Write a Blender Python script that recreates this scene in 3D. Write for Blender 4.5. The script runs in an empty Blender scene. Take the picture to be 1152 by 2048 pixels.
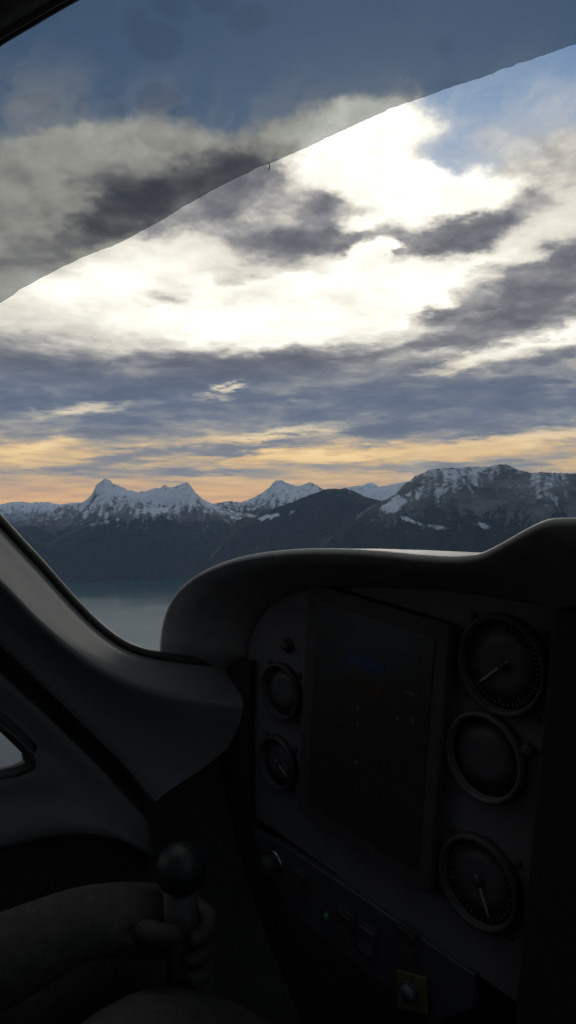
import bpy, bmesh, math, random
import numpy as np
from mathutils import Vector, Matrix
random.seed(4)
SC = bpy.context.scene
COL = SC.collection

# ------------------------------------------------------------------ camera
F_PX, CX, CY = 1547.0, 576.0, 1024.0            # photograph is 1152 x 2048
PITCH = math.atan(14.0 / F_PX)                  # looking a touch below the horizon
cam_d = bpy.data.cameras.new('camera')
cam = bpy.data.objects.new('camera', cam_d)
COL.objects.link(cam)
cam_d.sensor_fit = 'VERTICAL'
cam_d.sensor_height = 24.0
cam_d.lens = 24.0 * F_PX / 2048.0
cam_d.clip_start = 0.02
cam_d.clip_end = 400000.0
cam.location = (0, 0, 0)
cam.rotation_euler = (math.pi / 2 - PITCH, 0, 0)
SC.camera = cam
SC.view_settings.view_transform = 'Standard'
SC.view_settings.look = 'None'
SC.view_settings.gamma = 1.0
SC.view_settings.exposure = 0.0
SC.cycles.max_bounces = 8
SC.cycles.diffuse_bounces = 4
SC.cycles.transparent_max_bounces = 16
SC.cycles.volume_bounces = 0


def ray(px, py):
    """direction in the place for a bearing and height read off the photograph"""
    d = Vector(((px - CX) / F_PX, 1.0, (CY - py) / F_PX))
    c, s = math.cos(-PITCH), math.sin(-PITCH)
    return Vector((d.x, d.y * c - d.z * s, d.y * s + d.z * c))


def bearing(px, py):
    d = ray(px, py)
    return math.atan2(d.x, d.y), math.atan2(d.z, math.hypot(d.x, d.y))


# ------------------------------------------------------------------ node helper
class NT:
    def __init__(self, tree):
        self.t = tree
        tree.nodes.clear()

    def put(self, sock, v):
        if v is None:
            return
        if isinstance(v, bpy.types.NodeSocket):
            self.t.links.new(v, sock)
        else:
            sock.default_value = v

    def n(self, kind, ins=None, out=0, **props):
        nd = self.t.nodes.new(kind)
        for k, v in props.items():
            setattr(nd, k, v)
        for k, v in (ins or {}).items():
            self.put(nd.inputs[k], v)
        return nd.outputs[out]

    def m(self, op, a, b=None, c=None, clamp=False):
        ins = {0: a}
        if b is not None:
            ins[1] = b
        if c is not None:
            ins[2] = c
        return self.n('ShaderNodeMath', ins, operation=op, use_clamp=clamp)

    def vm(self, op, a, b=None, out=0):
        ins = {0: a}
        if b is not None:
            ins[1] = b
        return self.n('ShaderNodeVectorMath', ins, out=out, operation=op)

    def smooth(self, v, lo, hi, a=0.0, b=1.0):
        return self.n('ShaderNodeMapRange', {'Value': v, 'From Min': lo, 'From Max': hi, 'To Min': a, 'To Max': b},
                      interpolation_type='SMOOTHSTEP')

    def lin(self, v, lo, hi, a=0.0, b=1.0):
        return self.n('ShaderNodeMapRange', {'Value': v, 'From Min': lo, 'From Max': hi, 'To Min': a, 'To Max': b})

    def noise(self, vec, scale, detail=5.0, rough=0.55, out=0, dist=0.0):
        return self.n('ShaderNodeTexNoise', {'Vector': vec, 'Scale': scale, 'Detail': detail, 'Roughness': rough,
                                             'Distortion': dist}, out=out)

    def mix(self, f, a, b, blend='MIX'):
        nd = self.t.nodes.new('ShaderNodeMix')
        nd.data_type = 'RGBA'
        nd.blend_type = blend
        self.put(nd.inputs[0], f)
        for i, v in ((6, a), (7, b)):
            if not isinstance(v, bpy.types.NodeSocket) and len(v) == 3:
                v = (*v, 1)
            self.put(nd.inputs[i], v)
        return nd.outputs[2]

    def ramp(self, f, stops, interp='LINEAR'):
        nd = self.t.nodes.new('ShaderNodeValToRGB')
        cr = nd.color_ramp
        cr.interpolation = interp
        while len(cr.elements) < len(stops):
            cr.elements.new(0.5)
        for e, (p, c) in zip(cr.elements, stops):
            e.position = p
            e.color = (*c, 1) if len(c) == 3 else c
        self.put(nd.inputs[0], f)
        return nd.outputs[0]


# ------------------------------------------------------------------ sky
SUN_AZ, SUN_EL = bearing(740, 470)
world = bpy.data.worlds.new('World')
SC.world = world
world.use_nodes = True
world.cycles.sampling_method = 'MANUAL'
world.cycles.sample_map_resolution = 512


def build_sky():
    w = NT(world.node_tree)
    d = w.n('ShaderNodeTexCoord')                      # Generated: the direction looked in
    sep = w.t.nodes.new('ShaderNodeSeparateXYZ')
    w.put(sep.inputs[0], d)
    X, Y, Z = sep.outputs
    az = w.m('ARCTAN2', X, Y)
    el = w.m('ARCSINE', Z)
    flat = w.n('ShaderNodeCombineXYZ', {0: az, 1: el, 2: 0.0})
    # cloud streaks get flatter towards the horizon
    elp = w.m('LOGARITHM', w.m('ADD', w.m('MAXIMUM', el, 0.0), 0.05), math.e)
    st = w.n('ShaderNodeCombineXYZ', {0: az, 1: w.m('MULTIPLY', elp, 0.74), 2: 0.3})
    st_tilt = w.n('ShaderNodeVectorRotate', {'Vector': st, 'Angle': math.radians(9)}, rotation_type='Z_AXIS')
    wa = w.vm('SUBTRACT', w.noise(st_tilt, 7.0, 3.0, 0.5, out=1), (0.5, 0.5, 0.5))
    wb = w.vm('SUBTRACT', w.noise(st_tilt, 26.0, 5.0, 0.6, out=1), (0.5, 0.5, 0.5))
    warp = w.vm('ADD', flat, w.vm('MULTIPLY', wa, (0.06, 0.030, 0)))
    warp = w.vm('ADD', warp, w.vm('MULTIPLY', wb, (0.075, 0.034, 0)))

    def blobs(rows, start):
        acc = start
        for px, py, rx, ry, rot, amp in rows:
            a, e = bearing(px, py)
            loc = (a, e, 0)
            mp = w.n('ShaderNodeMapping', {'Vector': warp, 'Location': loc, 'Rotation': (0, 0, math.radians(rot)),
                                           'Scale': (rx / F_PX, ry / F_PX, 1.0)}, vector_type='TEXTURE')
            g = w.n('ShaderNodeTexGradient', {'Vector': mp}, out=1, gradient_type='SPHERICAL')
            g = w.smooth(g, 0.0, 0.95)
            acc = w.m('MULTIPLY_ADD', g, amp, acc)
        return acc

    ey = lambda py: bearing(576, py)[1]
    # brightness of the cloud sheet by height
    prof = [(1060, .50), (1000, .66), (960, .66), (930, .63), (905, .66), (875, .58), (845, .42), (800, .34), (765, .36), (735, .42),
            (700, .62), (660, .80), (600, .86), (540, .84), (480, .78), (400, .76), (300, .80), (200, .80), (0, .80), (-800, .7)]
    lo, hi = ey(1060), ey(-800)
    base = w.ramp(w.lin(el, lo, hi), [((ey(p) - lo) / (hi - lo), (b, b, b)) for p, b in prof])
    base = w.m('MULTIPLY', base, 1.0)
    B = blobs(BRIGHT, base)
    B = w.n('ShaderNodeMath', {0: B, 1: 0.33, 2: 0.25}, operation='SMOOTH_MAX')
    B = w.n('ShaderNodeMath', {0: B, 1: 1.10, 2: 0.30}, operation='SMOOTH_MIN')
    n1 = w.noise(w.vm('ADD', st_tilt, w.vm('MULTIPLY', wb, (.03, .012, 0))), 12.0, 7.0, 0.50)
    n2 = w.noise(st_tilt, 48.0, 5.0, 0.55)
    amp = w.m('MULTIPLY', w.smooth(B, 0.60, 0.95, 1.0, 0.42), w.smooth(el, ey(830), ey(640), 0.72, 1.0))
    B = w.m('MULTIPLY_ADD', w.m('MULTIPLY', w.m('SUBTRACT', n1, 0.5), 1.25), amp, B)
    B = w.m('MULTIPLY_ADD', w.m('MULTIPLY', w.m('SUBTRACT', n2, 0.5), 0.22), amp, B)
    thin = w.n('ShaderNodeVectorRotate', {'Vector': warp, 'Angle': math.radians(-4)}, rotation_type='Z_AXIS')
    n4 = w.noise(w.vm('MULTIPLY', thin, (3.2, 30.0, 1.0)), 1.0, 6.0, 0.6, dist=0.4)
    B = w.m('MULTIPLY_ADD', w.m('MULTIPLY', w.m('SUBTRACT', n4, 0.5), 0.75), w.smooth(el, ey(600), ey(740)), B)
    f = w.m('DIVIDE', B, 1.5)
    high = w.ramp(f, [(0.0, (.112, .114, .134)), (.14, (.148, .149, .172)), (.24, (.205, .204, .222)), (.34, (.32, .313, .315)),
                      (.44, (.52, .495, .465)), (.54, (.78, .735, .64)), (.64, (.97, .93, .82)), (.75, (1.3, 1.25, 1.12)), (.87, (2.2, 2.1, 1.9)), (1.0, (4.2, 4.0, 3.6))])
    band = w.ramp(f, [(0.0, (.105, .130, .185)), (.14, (.125, .155, .225)), (.24, (.160, .188, .255)), (.34, (.27, .285, .315)),
                      (.44, (.47, .44, .39)), (.54, (.76, .66, .50)), (.66, (1.02, .90, .68)), (1.0, (1.6, 1.4, 1.1))])
    low = w.ramp(f, [(0.0, (.20, .20, .235)), (.17, (.24, .235, .26)), (.28, (.32, .30, .305)), (.38, (.55, .44, .32)),
                     (.48, (.90, .60, .28)), (.60, (1.15, .78, .34)), (.78, (1.4, 1.02, .46))])
    glow = w.ramp(f, [(0.0, (.34, .28, .28)), (.25, (.48, .36, .31)), (.40, (.92, .52, .25)), (.55, (1.22, .68, .25)), (.8, (1.35, .80, .34))])
    low = w.mix(w.smooth(el, ey(940), ey(1000)), low, glow)
    cl = w.mix(w.smooth(el, ey(690), ey(800)), high, band)
    cl = w.mix(w.smooth(el, ey(840), ey(915)), cl, low)
    # clear sky
    sky = w.n('ShaderNodeTexSky', sky_type='NISHITA', sun_disc=False, sun_elevation=SUN_EL,
              sun_rotation=SUN_AZ, altitude=1500.0, air_density=1.0, dust_density=0.35, ozone_density=1.6)
    clear = w.mix(1.0, sky, (.086, .092, .092), 'MULTIPLY')
    S = blobs(CLEAR, 0.0)
    n3 = w.noise(w.n('ShaderNodeVectorRotate', {'Vector': flat, 'Angle': math.radians(-25)}, rotation_type='Z_AXIS'), 9.0, 7.0, 0.62)
    S = w.m('MULTIPLY_ADD', w.m('SUBTRACT', n3, 0.5), 1.5, S)
    S = w.smooth(S, 0.15, 1.05)
    col = w.mix(S, cl, clear)
    # thin veil drawn over the blue
    vr = w.n('ShaderNodeVectorRotate', {'Vector': warp, 'Angle': math.radians(-38)}, rotation_type='Z_AXIS')
    veil = w.smooth(w.noise(w.vm('MULTIPLY', vr, (1.0, 2.2, 1.0)), 6.5, 8.0, 0.62, dist=0.3), 0.34, 0.72)
    veil = w.m('MULTIPLY', veil, w.smooth(el, ey(90), ey(290), 0.05, 0.95))
    veil = w.m('MULTIPLY', veil, S)
    col = w.mix(veil, col, (.54, .565, .60))
    # away from the sunset the sheet of cloud is dull and blue
    rear = w.smooth(w.m('ABSOLUTE', az), 0.75, 1.9)
    col = w.mix(rear, col, w.mix(1.0, col, (.56, .66, .80), 'MULTIPLY'))
    below = w.smooth(el, ey(1075), ey(1020))
    col = w.mix(below, (.20, .21, .23), col)
    bg = w.n('ShaderNodeBackground', {'Color': col, 'Strength': 1.0})
    out = w.t.nodes.new('ShaderNodeOutputWorld')
    w.t.links.new(bg, out.inputs[0])


BRIGHT = [  # x, y, half width, half height, rise to the right in degrees, change of brightness
    (640, 612, 460, 125, 7, .55), (560, 640, 340, 95, 6, .30), (800, 572, 230, 72, 14, .62), (690, 655, 200, 60, 4, .40),
    (180, 600, 420, 150, 10, .16), (240, 545, 300, 90, 15, .14), (35, 655, 60, 30, 0, -.14), (340, 600, 70, 20, 0, -.36), (390, 655, 80, 20, 0, -.22), (60, 610, 120, 40, 10, -.08),
    (735, 278, 160, 95, 25, .75), (640, 270, 150, 70, 35, .35), (690, 345, 170, 90, 0, .75), (850, 365, 190, 70, -4, .75),
    (940, 400, 150, 62, 0, .45), (840, 425, 170, 60, 5, .60), (745, 306, 70, 34, 10, -.62), (822, 384, 90, 36, 10, -.60), (845, 262, 110, 34, 8, .15), (860, 314, 90, 20, 0, -.25),
    (490, 375, 190, 90, 25, -.40), (655, 400, 120, 75, -10, -.52), (712, 450, 70, 20, 0, .55), (600, 485, 200, 50, 3, -.50), (690, 480, 110, 46, 0, -.35), (560, 530, 170, 34, 0, -.30), (430, 425, 120, 60, 25, -.12),
    (480, 552, 130, 28, -8, -.30), (895, 484, 170, 66, 13, -.85), (960, 470, 100, 44, 25, -.15), (780, 466, 58, 28, 0, -.45),
    (770, 503, 40, 24, 20, 1.1), (722, 507, 42, 22, 0, .55), (640, 520, 120, 20, 0, .12),
    (1040, 408, 130, 60, 15, -.22), (1120, 395, 90, 40, 10, .05), (1075, 470, 170, 44, 20, .16), (1000, 368, 120, 22, 0, .25),
    (1010, 612, 70, 14, 8, .45), (990, 595, 300, 80, 17, -.46), (1110, 560, 200, 70, 22, -.52), (880, 620, 130, 34, 20, -.42), (1100, 632, 220, 46, 10, -.45), (950, 660, 200, 30, 8, -.30), (980, 540, 80, 20, 15, -.2),
    (1060, 694, 300, 26, 11, .50), (880, 735, 200, 22, 12, .26), (1120, 735, 140, 34, 10, .22), (900, 672, 190, 26, 12, -.22), (760, 765, 300, 46, 4, -.24), (1080, 562, 160, 50, 20, -.22),
    (130, 768, 380, 70, 3, -.20), (450, 735, 330, 52, 6, -.32), (640, 700, 200, 34, 8, -.26), (880, 800, 420, 46, 5, -.16), (330, 790, 300, 40, 0, -.1),
    (90, 712, 160, 40, 8, -.14), (60, 745, 140, 40, 0, -.2), (170, 700, 160, 30, 5, .14),
    (452, 781, 60, 12, 4, .60), (430, 800, 80, 10, 4, .36), (170, 818, 220, 18, 4, .40), (1080, 768, 170, 18, 8, .26), (820, 772, 140, 16, 8, .2), (930, 778, 90, 14, 8, .12),
    (60, 900, 110, 36, 20, .30), (130, 885, 80, 24, 10, .12), (600, 866, 190, 22, 6, .40), (430, 880, 150, 22, 8, .22), (690, 876, 60, 22, 0, .2),
    (520, 893, 190, 24, 14, -.44), (760, 860, 170, 24, 4, -.36), (660, 908, 330, 18, 4, .36), (1050, 880, 300, 26, 8, .30),
    (300, 915, 300, 24, 6, -.24), (860, 930, 260, 18, 0, -.22), (450, 975, 190, 30, 0, .20), (100, 965, 240, 24, 2, .14),
    (380, 945, 260, 14, 2, -.16), (1080, 925, 220, 22, 3, -.06), (960, 868, 140, 18, 8, -.14), (230, 860, 160, 24, 4, -.14), (1060, 850, 160, 20, 8, -.12),
    # behind the tinted film
    (210, 290, 280, 110, 10, .06), (430, 340, 200, 50, 12, -.34), (335, 414, 210, 66, 16, -1.0), (215, 372, 110, 50, 0, -.22), (180, 462, 120, 40, 14, -.30),
    (90, 520, 150, 60, 10, -.20), (60, 400, 200, 120, 0, .03), (330, 372, 120, 26, 20, .16), (420, 385, 70, 22, 20, .2),
]
CLEAR = [
    (1000, 190, 320, 190, 12, .70), (1180, 110, 280, 180, 0, .8), (870, 305, 120, 50, -10, .45), (960, 325, 120, 50, -10, .30), (1120, 330, 150, 70, 20, -.25),
    (500, -20, 1100, 280, 6, 1.5), (500, -300, 1600, 500, 0, 2.0), (60, 150, 320, 130, 0, .6), (-20, 240, 190, 110, 25, .7), (450, 215, 150, 60, -10, .6), (700, 110, 330, 110, 20, .4),
    (730, 290, 220, 130, 20, -1.2), (220, 310, 250, 110, 10, -.7), (560, 265, 170, 60, 20, -.5), (860, 400, 300, 80, 0, -.9), (510, 205, 40, 70, -20, -.35),
]
build_sky()

sun_d = bpy.data.lights.new('sun', 'SUN')
sun_d.energy = 0.5
sun_d.angle = math.radians(14)
sun_d.color = (1.0, 0.93, 0.82)
sun = bpy.data.objects.new('sun', sun_d)
COL.objects.link(sun)
sun.rotation_euler = (math.pi / 2 - SUN_EL, 0, math.pi - SUN_AZ)

# ------------------------------------------------------------------ object helpers
def link(name, bm, mat, parent=None, smooth=True, solid=None, bevel=None):
    me = bpy.data.meshes.new(name)
    bmesh.ops.recalc_face_normals(bm, faces=bm.faces) if solid is None else None
    bm.to_mesh(me)
    bm.free()
    ob = bpy.data.objects.new(name, me)
    COL.objects.link(ob)
    if mat is not None:
        me.materials.append(mat)
    if smooth:
        me.polygons.foreach_set('use_smooth', [True] * len(me.polygons))
    if solid is not None:
        md = ob.modifiers.new('solid', 'SOLIDIFY')
        md.thickness = solid
        md.offset = 1.0
    if bevel:
        md = ob.modifiers.new('bevel', 'BEVEL')
        md.width = bevel
        md.segments = 3
        md.limit_method = 'ANGLE'
    if parent is not None:
        ob.parent = parent
        ob.matrix_parent_inverse = parent.matrix_basis.inverted()
    return ob


def thing(name, label, cat, loc=(0, 0, 0), group=None):
    o = bpy.data.objects.new(name, None)
    o.empty_display_size = 0.05
    COL.objects.link(o)
    o.location = loc
    o['label'] = label
    o['category'] = cat
    if group:
        o['group'] = group
    return o


def spline(pts, n):
    """n points evenly spaced along a Catmull-Rom curve through pts"""
    P = np.array([tuple(p) for p in pts], float)
    Q = np.vstack([2 * P[0] - P[1], P, 2 * P[-1] - P[-2]])
    out = []
    for i in range(1, len(Q) - 2):
        t = np.linspace(0, 1, 24, endpoint=False)[:, None]
        a, b, c, d = Q[i - 1], Q[i], Q[i + 1], Q[i + 2]
        out.append(0.5 * ((2 * b) + (c - a) * t + (2 * a - 5 * b + 4 * c - d) * t ** 2 + (3 * b - a - 3 * c + d) * t ** 3))
    out.append(P[-1:])
    C = np.vstack(out)
    s = np.concatenate([[0], np.cumsum(np.linalg.norm(np.diff(C, axis=0), axis=1))])
    u = np.linspace(0, s[-1], n)
    return [Vector([np.interp(x, s, C[:, k]) for k in range(C.shape[1])]) for x in u]


def poly(pts, n):
    """n points evenly spaced along straight segments"""
    P = np.array([tuple(p) for p in pts], float)
    s = np.concatenate([[0], np.cumsum(np.linalg.norm(np.diff(P, axis=0), axis=1))])
    return [Vector([np.interp(x, s, P[:, k]) for k in range(P.shape[1])]) for x in np.linspace(0, s[-1], n)]


def loft(rows, closed=False, bm=None):
    bm = bm or bmesh.new()
    V = [[bm.verts.new(p) for p in r] for r in rows]
    n = len(rows[0])
    for a, b in zip(V, V[1:]):
        for i in range(n if closed else n - 1):
            j = (i + 1) % n
            bm.faces.new((a[i], a[j], b[j], b[i]))
    return bm


def tube(pts, r, bm=None, seg=10, cap=True):
    bm = bm or bmesh.new()
    rows = []
    up = Vector((0.13, 0.31, 0.94))
    for i, p in enumerate(pts):
        t = (pts[min(i + 1, len(pts) - 1)] - pts[max(i - 1, 0)]).normalized()
        a = t.cross(up).normalized()
        b = t.cross(a)
        rr = r[i] if isinstance(r, (list, tuple)) else r
        rows.append([p + a * rr * math.cos(2 * math.pi * k / seg) + b * rr * math.sin(2 * math.pi * k / seg) for k in range(seg)])
    V = [[bm.verts.new(q) for q in row] for row in rows]
    for u, v in zip(V, V[1:]):
        for k in range(seg):
            bm.faces.new((u[k], u[(k + 1) % seg], v[(k + 1) % seg], v[k]))
    if cap:
        bm.faces.new(V[0][::-1])
        bm.faces.new(V[-1])
    return bm


def mat(name, color, rough=0.5, metal=0.0, spec=0.5, var=0.25, scale=40.0, bump=0.0, bscale=900.0, emit=None, coat=0.0):
    m = bpy.data.materials.new(name)
    m.use_nodes = True
    w = NT(m.node_tree)
    tc = w.t.nodes.new('ShaderNodeTexCoord').outputs[3]
    nz = w.noise(tc, scale, 5.0, 0.6)
    c0 = tuple(c * (1 - var) for c in color)
    c1 = tuple(c * (1 + var) for c in color)
    base = w.mix(w.smooth(nz, 0.3, 0.7), c0, c1)
    p = w.t.nodes.new('ShaderNodeBsdfPrincipled')
    w.put(p.inputs['Base Color'], base)
    w.put(p.inputs['Roughness'], w.lin(w.noise(tc, scale * 2.3, 4.0), 0.3, 0.7, rough * 0.88, min(1, rough * 1.12)))
    p.inputs['Metallic'].default_value = metal
    p.inputs['Specular IOR Level'].default_value = spec
    p.inputs['Coat Weight'].default_value = coat
    if bump:
        b = w.n('ShaderNodeBump', {'Strength': bump, 'Distance': 0.0006, 'Height': w.noise(tc, bscale, 3.0)})
        w.put(p.inputs['Normal'], b)
    if emit:
        p.inputs['Emission Color'].default_value = (*emit[0], 1)
        p.inputs['Emission Strength'].default_value = emit[1]
    out = w.t.nodes.new('ShaderNodeOutputMaterial')
    w.t.links.new(p.outputs[0], out.inputs[0])
    return m


# ------------------------------------------------------------------ numpy noise for the terrain
_rng = np.random.RandomState(11)
_perm = np.tile(_rng.permutation(512), 3)
_ga = _rng.uniform(0, 2 * np.pi, 512)


def perlin(x, y):
    xi, yi = np.floor(x).astype(int), np.floor(y).astype(int)
    xf, yf = x - xi, y - yi
    u, v = xf ** 3 * (xf * (xf * 6 - 15) + 10), yf ** 3 * (yf * (yf * 6 - 15) + 10)

    def g(ix, iy, dx, dy):
        h = _ga[_perm[_perm[ix % 512] + iy % 512] % 512]
        return np.cos(h) * dx + np.sin(h) * dy
    a = g(xi, yi, xf, yf) * (1 - u) + g(xi + 1, yi, xf - 1, yf) * u
    b = g(xi, yi + 1, xf, yf - 1) * (1 - u) + g(xi + 1, yi + 1, xf - 1, yf - 1) * u
    return (a * (1 - v) + b * v) * 1.5


def fbm(x, y, octs=6, gain=0.5, ridged=False):
    s, a, t = 0, 1.0, 0
    for k in range(octs):
        n = perlin(x * 2 ** k + 17.3 * k, y * 2 ** k - 9.1 * k)
        s = s + a * ((1 - 2 * np.abs(n)) if ridged else n)
        t += a
        a *= gain
    return s / t


def sstep(x, a, b):
    t = np.clip((x - a) / (b - a), 0, 1)
    return t * t * (3 - 2 * t)


LAKE_Z = -1000.0


def mountain_material():
    m = bpy.data.materials.new('mountain_rock_forest_snow')
    m.use_nodes = True
    w = NT(m.node_tree)
    geo = w.t.nodes.new('ShaderNodeNewGeometry')
    pos = geo.outputs['Position']
    at = w.n('ShaderNodeAttribute', attribute_name='snow', out=2)
    fo = w.n('ShaderNodeAttribute', attribute_name='forest', out=2)
    fine = w.noise(w.vm('MULTIPLY', pos, (1, 1, 1.6)), 0.012, 9.0, 0.70)
    mid = w.noise(pos, 0.003, 6.0, 0.6)
    sn = w.m('ADD', at, w.m('MULTIPLY', w.m('SUBTRACT', fine, 0.5), 1.45))
    sn = w.smooth(sn, 0.26, 0.76)
    rock = w.mix(w.smooth(mid, 0.35, 0.65), (.050, .055, .065), (.11, .115, .125))
    trees = w.mix(w.smooth(fine, 0.35, 0.68), (.006, .009, .012), (.022, .027, .030))
    ff = w.smooth(w.m('ADD', fo, w.m('MULTIPLY', w.m('SUBTRACT', fine, 0.5), 0.9)), 0.35, 0.65)
    col = w.mix(ff, rock, trees)
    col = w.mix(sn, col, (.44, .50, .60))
    p = w.t.nodes.new('ShaderNodeBsdfPrincipled')
    w.put(p.inputs['Base Color'], col)
    p.inputs['Roughness'].default_value = 0.9
    p.inputs['Specular IOR Level'].default_value = 0.1
    b = w.n('ShaderNodeBump', {'Strength': 0.55, 'Distance': 60.0, 'Height': fine})
    w.put(p.inputs['Normal'], b)
    out = w.t.nodes.new('ShaderNodeOutputMaterial')
    w.t.links.new(p.outputs[0], out.inputs[0])
    return m


MOUNT = mountain_material()


def massif(name, prof, dist, foot, back, label, cols, rows, snow_z, forest_z, seed, spur=260.0, patches=(), snow_gain=1.0,
           crest_jag=10.0, wl=1900.0, steep=1.25, rocky=0.25):
    """a mountain range: prof lists bearings and heights of its skyline as seen from the aircraft"""
    az = np.array([bearing(x, y)[0] for x, y in prof])
    ta = np.array([ray(x, y).z / math.hypot(ray(x, y).x, ray(x, y).y) for x, y in prof])
    A = np.linspace(az[0], az[-1], cols)
    crest = np.interp(A, az, ta)
    D = dist + 900 * fbm(A * 9 + seed, A * 0 + seed, 3)
    u = np.linspace(0, 1, rows)
    s = np.concatenate([u[: int(rows * .84)] / u[int(rows * .84) - 1], 1 + (u[int(rows * .84):] - u[int(rows * .84) - 1]) * 6])
    Sg, Ag = np.meshgrid(s, A, indexing='ij')
    Dg = np.broadcast_to(D, Sg.shape)
    Cg = np.broadcast_to(crest, Sg.shape)
    foot = foot + 700 * fbm(Ag * 14 + seed, Ag * 0 + 2, 4)
    r = np.where(Sg <= 1, foot + (Dg - foot) * Sg, Dg + (back - dist) * (Sg - 1) / max(1e-6, s[-1] - 1))
    X, Y = r * np.sin(Ag), r * np.cos(Ag)
    zc = Dg * Cg
    shape = np.where(Sg <= 1, np.clip(Sg, 0, 1) ** steep, np.clip(1 - (Sg - 1) / (s[-1] - 1), 0, 1) ** 0.8)
    z = LAKE_Z + (zc - LAKE_Z) * shape
    wx = X + 500 * fbm(X / 2600 + seed, Y / 2600, 3)
    wy = Y + 500 * fbm(X / 2600, Y / 2600 + seed, 3)
    rg = fbm(wx / wl + seed, wy / (wl * 1.7), 6, 0.52, True)
    env = np.clip(Sg, 0, 1) ** 0.6 * np.clip((1.0 - Sg) * 3.2, 0, 1)
    env = np.where(Sg > 1, np.clip((Sg - 1) * 3, 0, 1), env)
    z = z + spur * env * (rg - 0.15) * 1.6
    z = z + 70 * (fbm(X / 480 + seed, Y / 800, 5, 0.55, True) - .2) * np.clip(env * 1.6 + .05, 0, 1)
    z = z + 24 * fbm(X / 130, Y / 150, 4, 0.55, True) * np.clip(env * 1.5 + .15, 0, 1)
    z = z + crest_jag * fbm(X / 90 + 5, Y / 90, 3, 0.6) * np.clip(1 - np.abs(Sg - 1) * 8, 0, 1)
    lim = r * (Cg - 0.0006 - 0.02 * np.clip(1 - Sg, 0, 1) ** 1.2)
    z = np.where(Sg < 0.999, np.minimum(z, lim), z)
    z = np.where((Sg > 1.001) & (Cg > 0), np.minimum(z, r * (Cg - 0.002)), z)
    z = np.maximum(z, LAKE_Z - 60 + 20 * Sg)
    # slope
    gz = np.gradient(z, axis=0) / np.maximum(1, np.gradient(r, axis=0))
    gx = np.gradient(z, axis=1) / np.maximum(1, np.gradient(Ag, axis=1) * r)
    slope = np.sqrt(gz ** 2 + gx ** 2)
    n = fbm(X / 420 + seed, Y / 420, 5)
    gully = fbm(Ag * dist / 105.0 + 0.35 * n + seed, r / 620.0, 5, 0.6)
    snow = (z - snow_z) / 300.0 + n * 0.9 - np.clip(slope - 0.85, 0, 1.4) * 0.9
    snow = np.minimum(snow, 0.75) + (1.7 * gully - rocky)
    snow = np.clip(0.5 + 0.5 * snow, 0, 1) * snow_gain
    forest = np.clip(0.5 + (forest_z - z) / 300.0 + n * 0.8 - np.clip(slope - 1.3, 0, 1) * .8, 0, 1)
    for px, py, rx, ry, tilt, amp in patches:
        a0, e0 = bearing(px, py)
        E = np.arctan2(z, r)
        du, dv = (Ag - a0) * F_PX, (E - e0) * F_PX
        c, sn = math.cos(math.radians(tilt)), math.sin(math.radians(tilt))
        q = np.hypot((du * c + dv * sn) / rx, (-du * sn + dv * c) / ry)
        snow = snow + .62 * amp * sstep(-(q + 1.7 * fbm(X / 190, r / 380 + seed, 6, 0.65)), -1.35, -0.25)
    # fields lie open: no trees where the patch is
    nv = rows * cols
    co = np.stack([X, Y, z], -1).reshape(nv, 3).astype(np.float32)
    idx = np.arange(nv).reshape(rows, cols)
    q = np.stack([idx[:-1, :-1], idx[:-1, 1:], idx[1:, 1:], idx[1:, :-1]], -1).reshape(-1, 4)
    me = bpy.data.meshes.new(name)
    me.vertices.add(nv)
    me.vertices.foreach_set('co', co.ravel())
    me.loops.add(q.size)
    me.loops.foreach_set('vertex_index', q.ravel().astype(np.int32))
    me.polygons.add(len(q))
    me.polygons.foreach_set('loop_start', np.arange(0, q.size, 4, dtype=np.int32))
    me.polygons.foreach_set('use_smooth', np.ones(len(q), bool))
    me.update(calc_edges=True)
    for nm, arr in (('snow', snow), ('forest', forest)):
        a = me.attributes.new(nm, 'FLOAT', 'POINT')
        a.data.foreach_set('value', np.clip(arr, -.5, 1.5).reshape(nv).astype(np.float32))
    me.materials.append(MOUNT)
    ob = bpy.data.objects.new(name, me)
    COL.objects.link(ob)
    ob['kind'] = 'structure'
    ob['label'] = label
    ob['category'] = 'mountain'
    return ob


massif('mountain', [(-500, 995), (-300, 985), (-150, 1002), (0, 1009), (20, 1005), (42, 1003), (60, 1006), (92, 1004), (120, 1009), (140, 1006), (180, 1004),
                    (260, 1003), (420, 1008), (600, 1000), (680, 978), (700, 974), (722, 971), (738, 966), (748, 966), (756, 974), (790, 968), (830, 960), (1000, 950), (1300, 945), (1700, 960)],
       30000, 22000, 36000, 'distant snowy mountain range on the horizon at far left', 700, 110, -330, -520, 3.1, spur=420, crest_jag=40, wl=4200)
massif('mountain', [(400, 1020), (440, 1005), (458, 1002), (478, 1005), (500, 999), (520, 989), (538, 976), (548, 964), (553, 960), (562, 961), (578, 967), (592, 972),
                    (602, 972), (612, 966), (622, 965), (632, 970), (644, 978), (662, 988), (690, 996), (740, 1004), (800, 1012)],
       17500, 12600, 20500, 'pointed snow covered twin summits behind the dark wooded hill in the middle', 420, 200, -40, -60, 7.7, spur=260, crest_jag=30)
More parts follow.
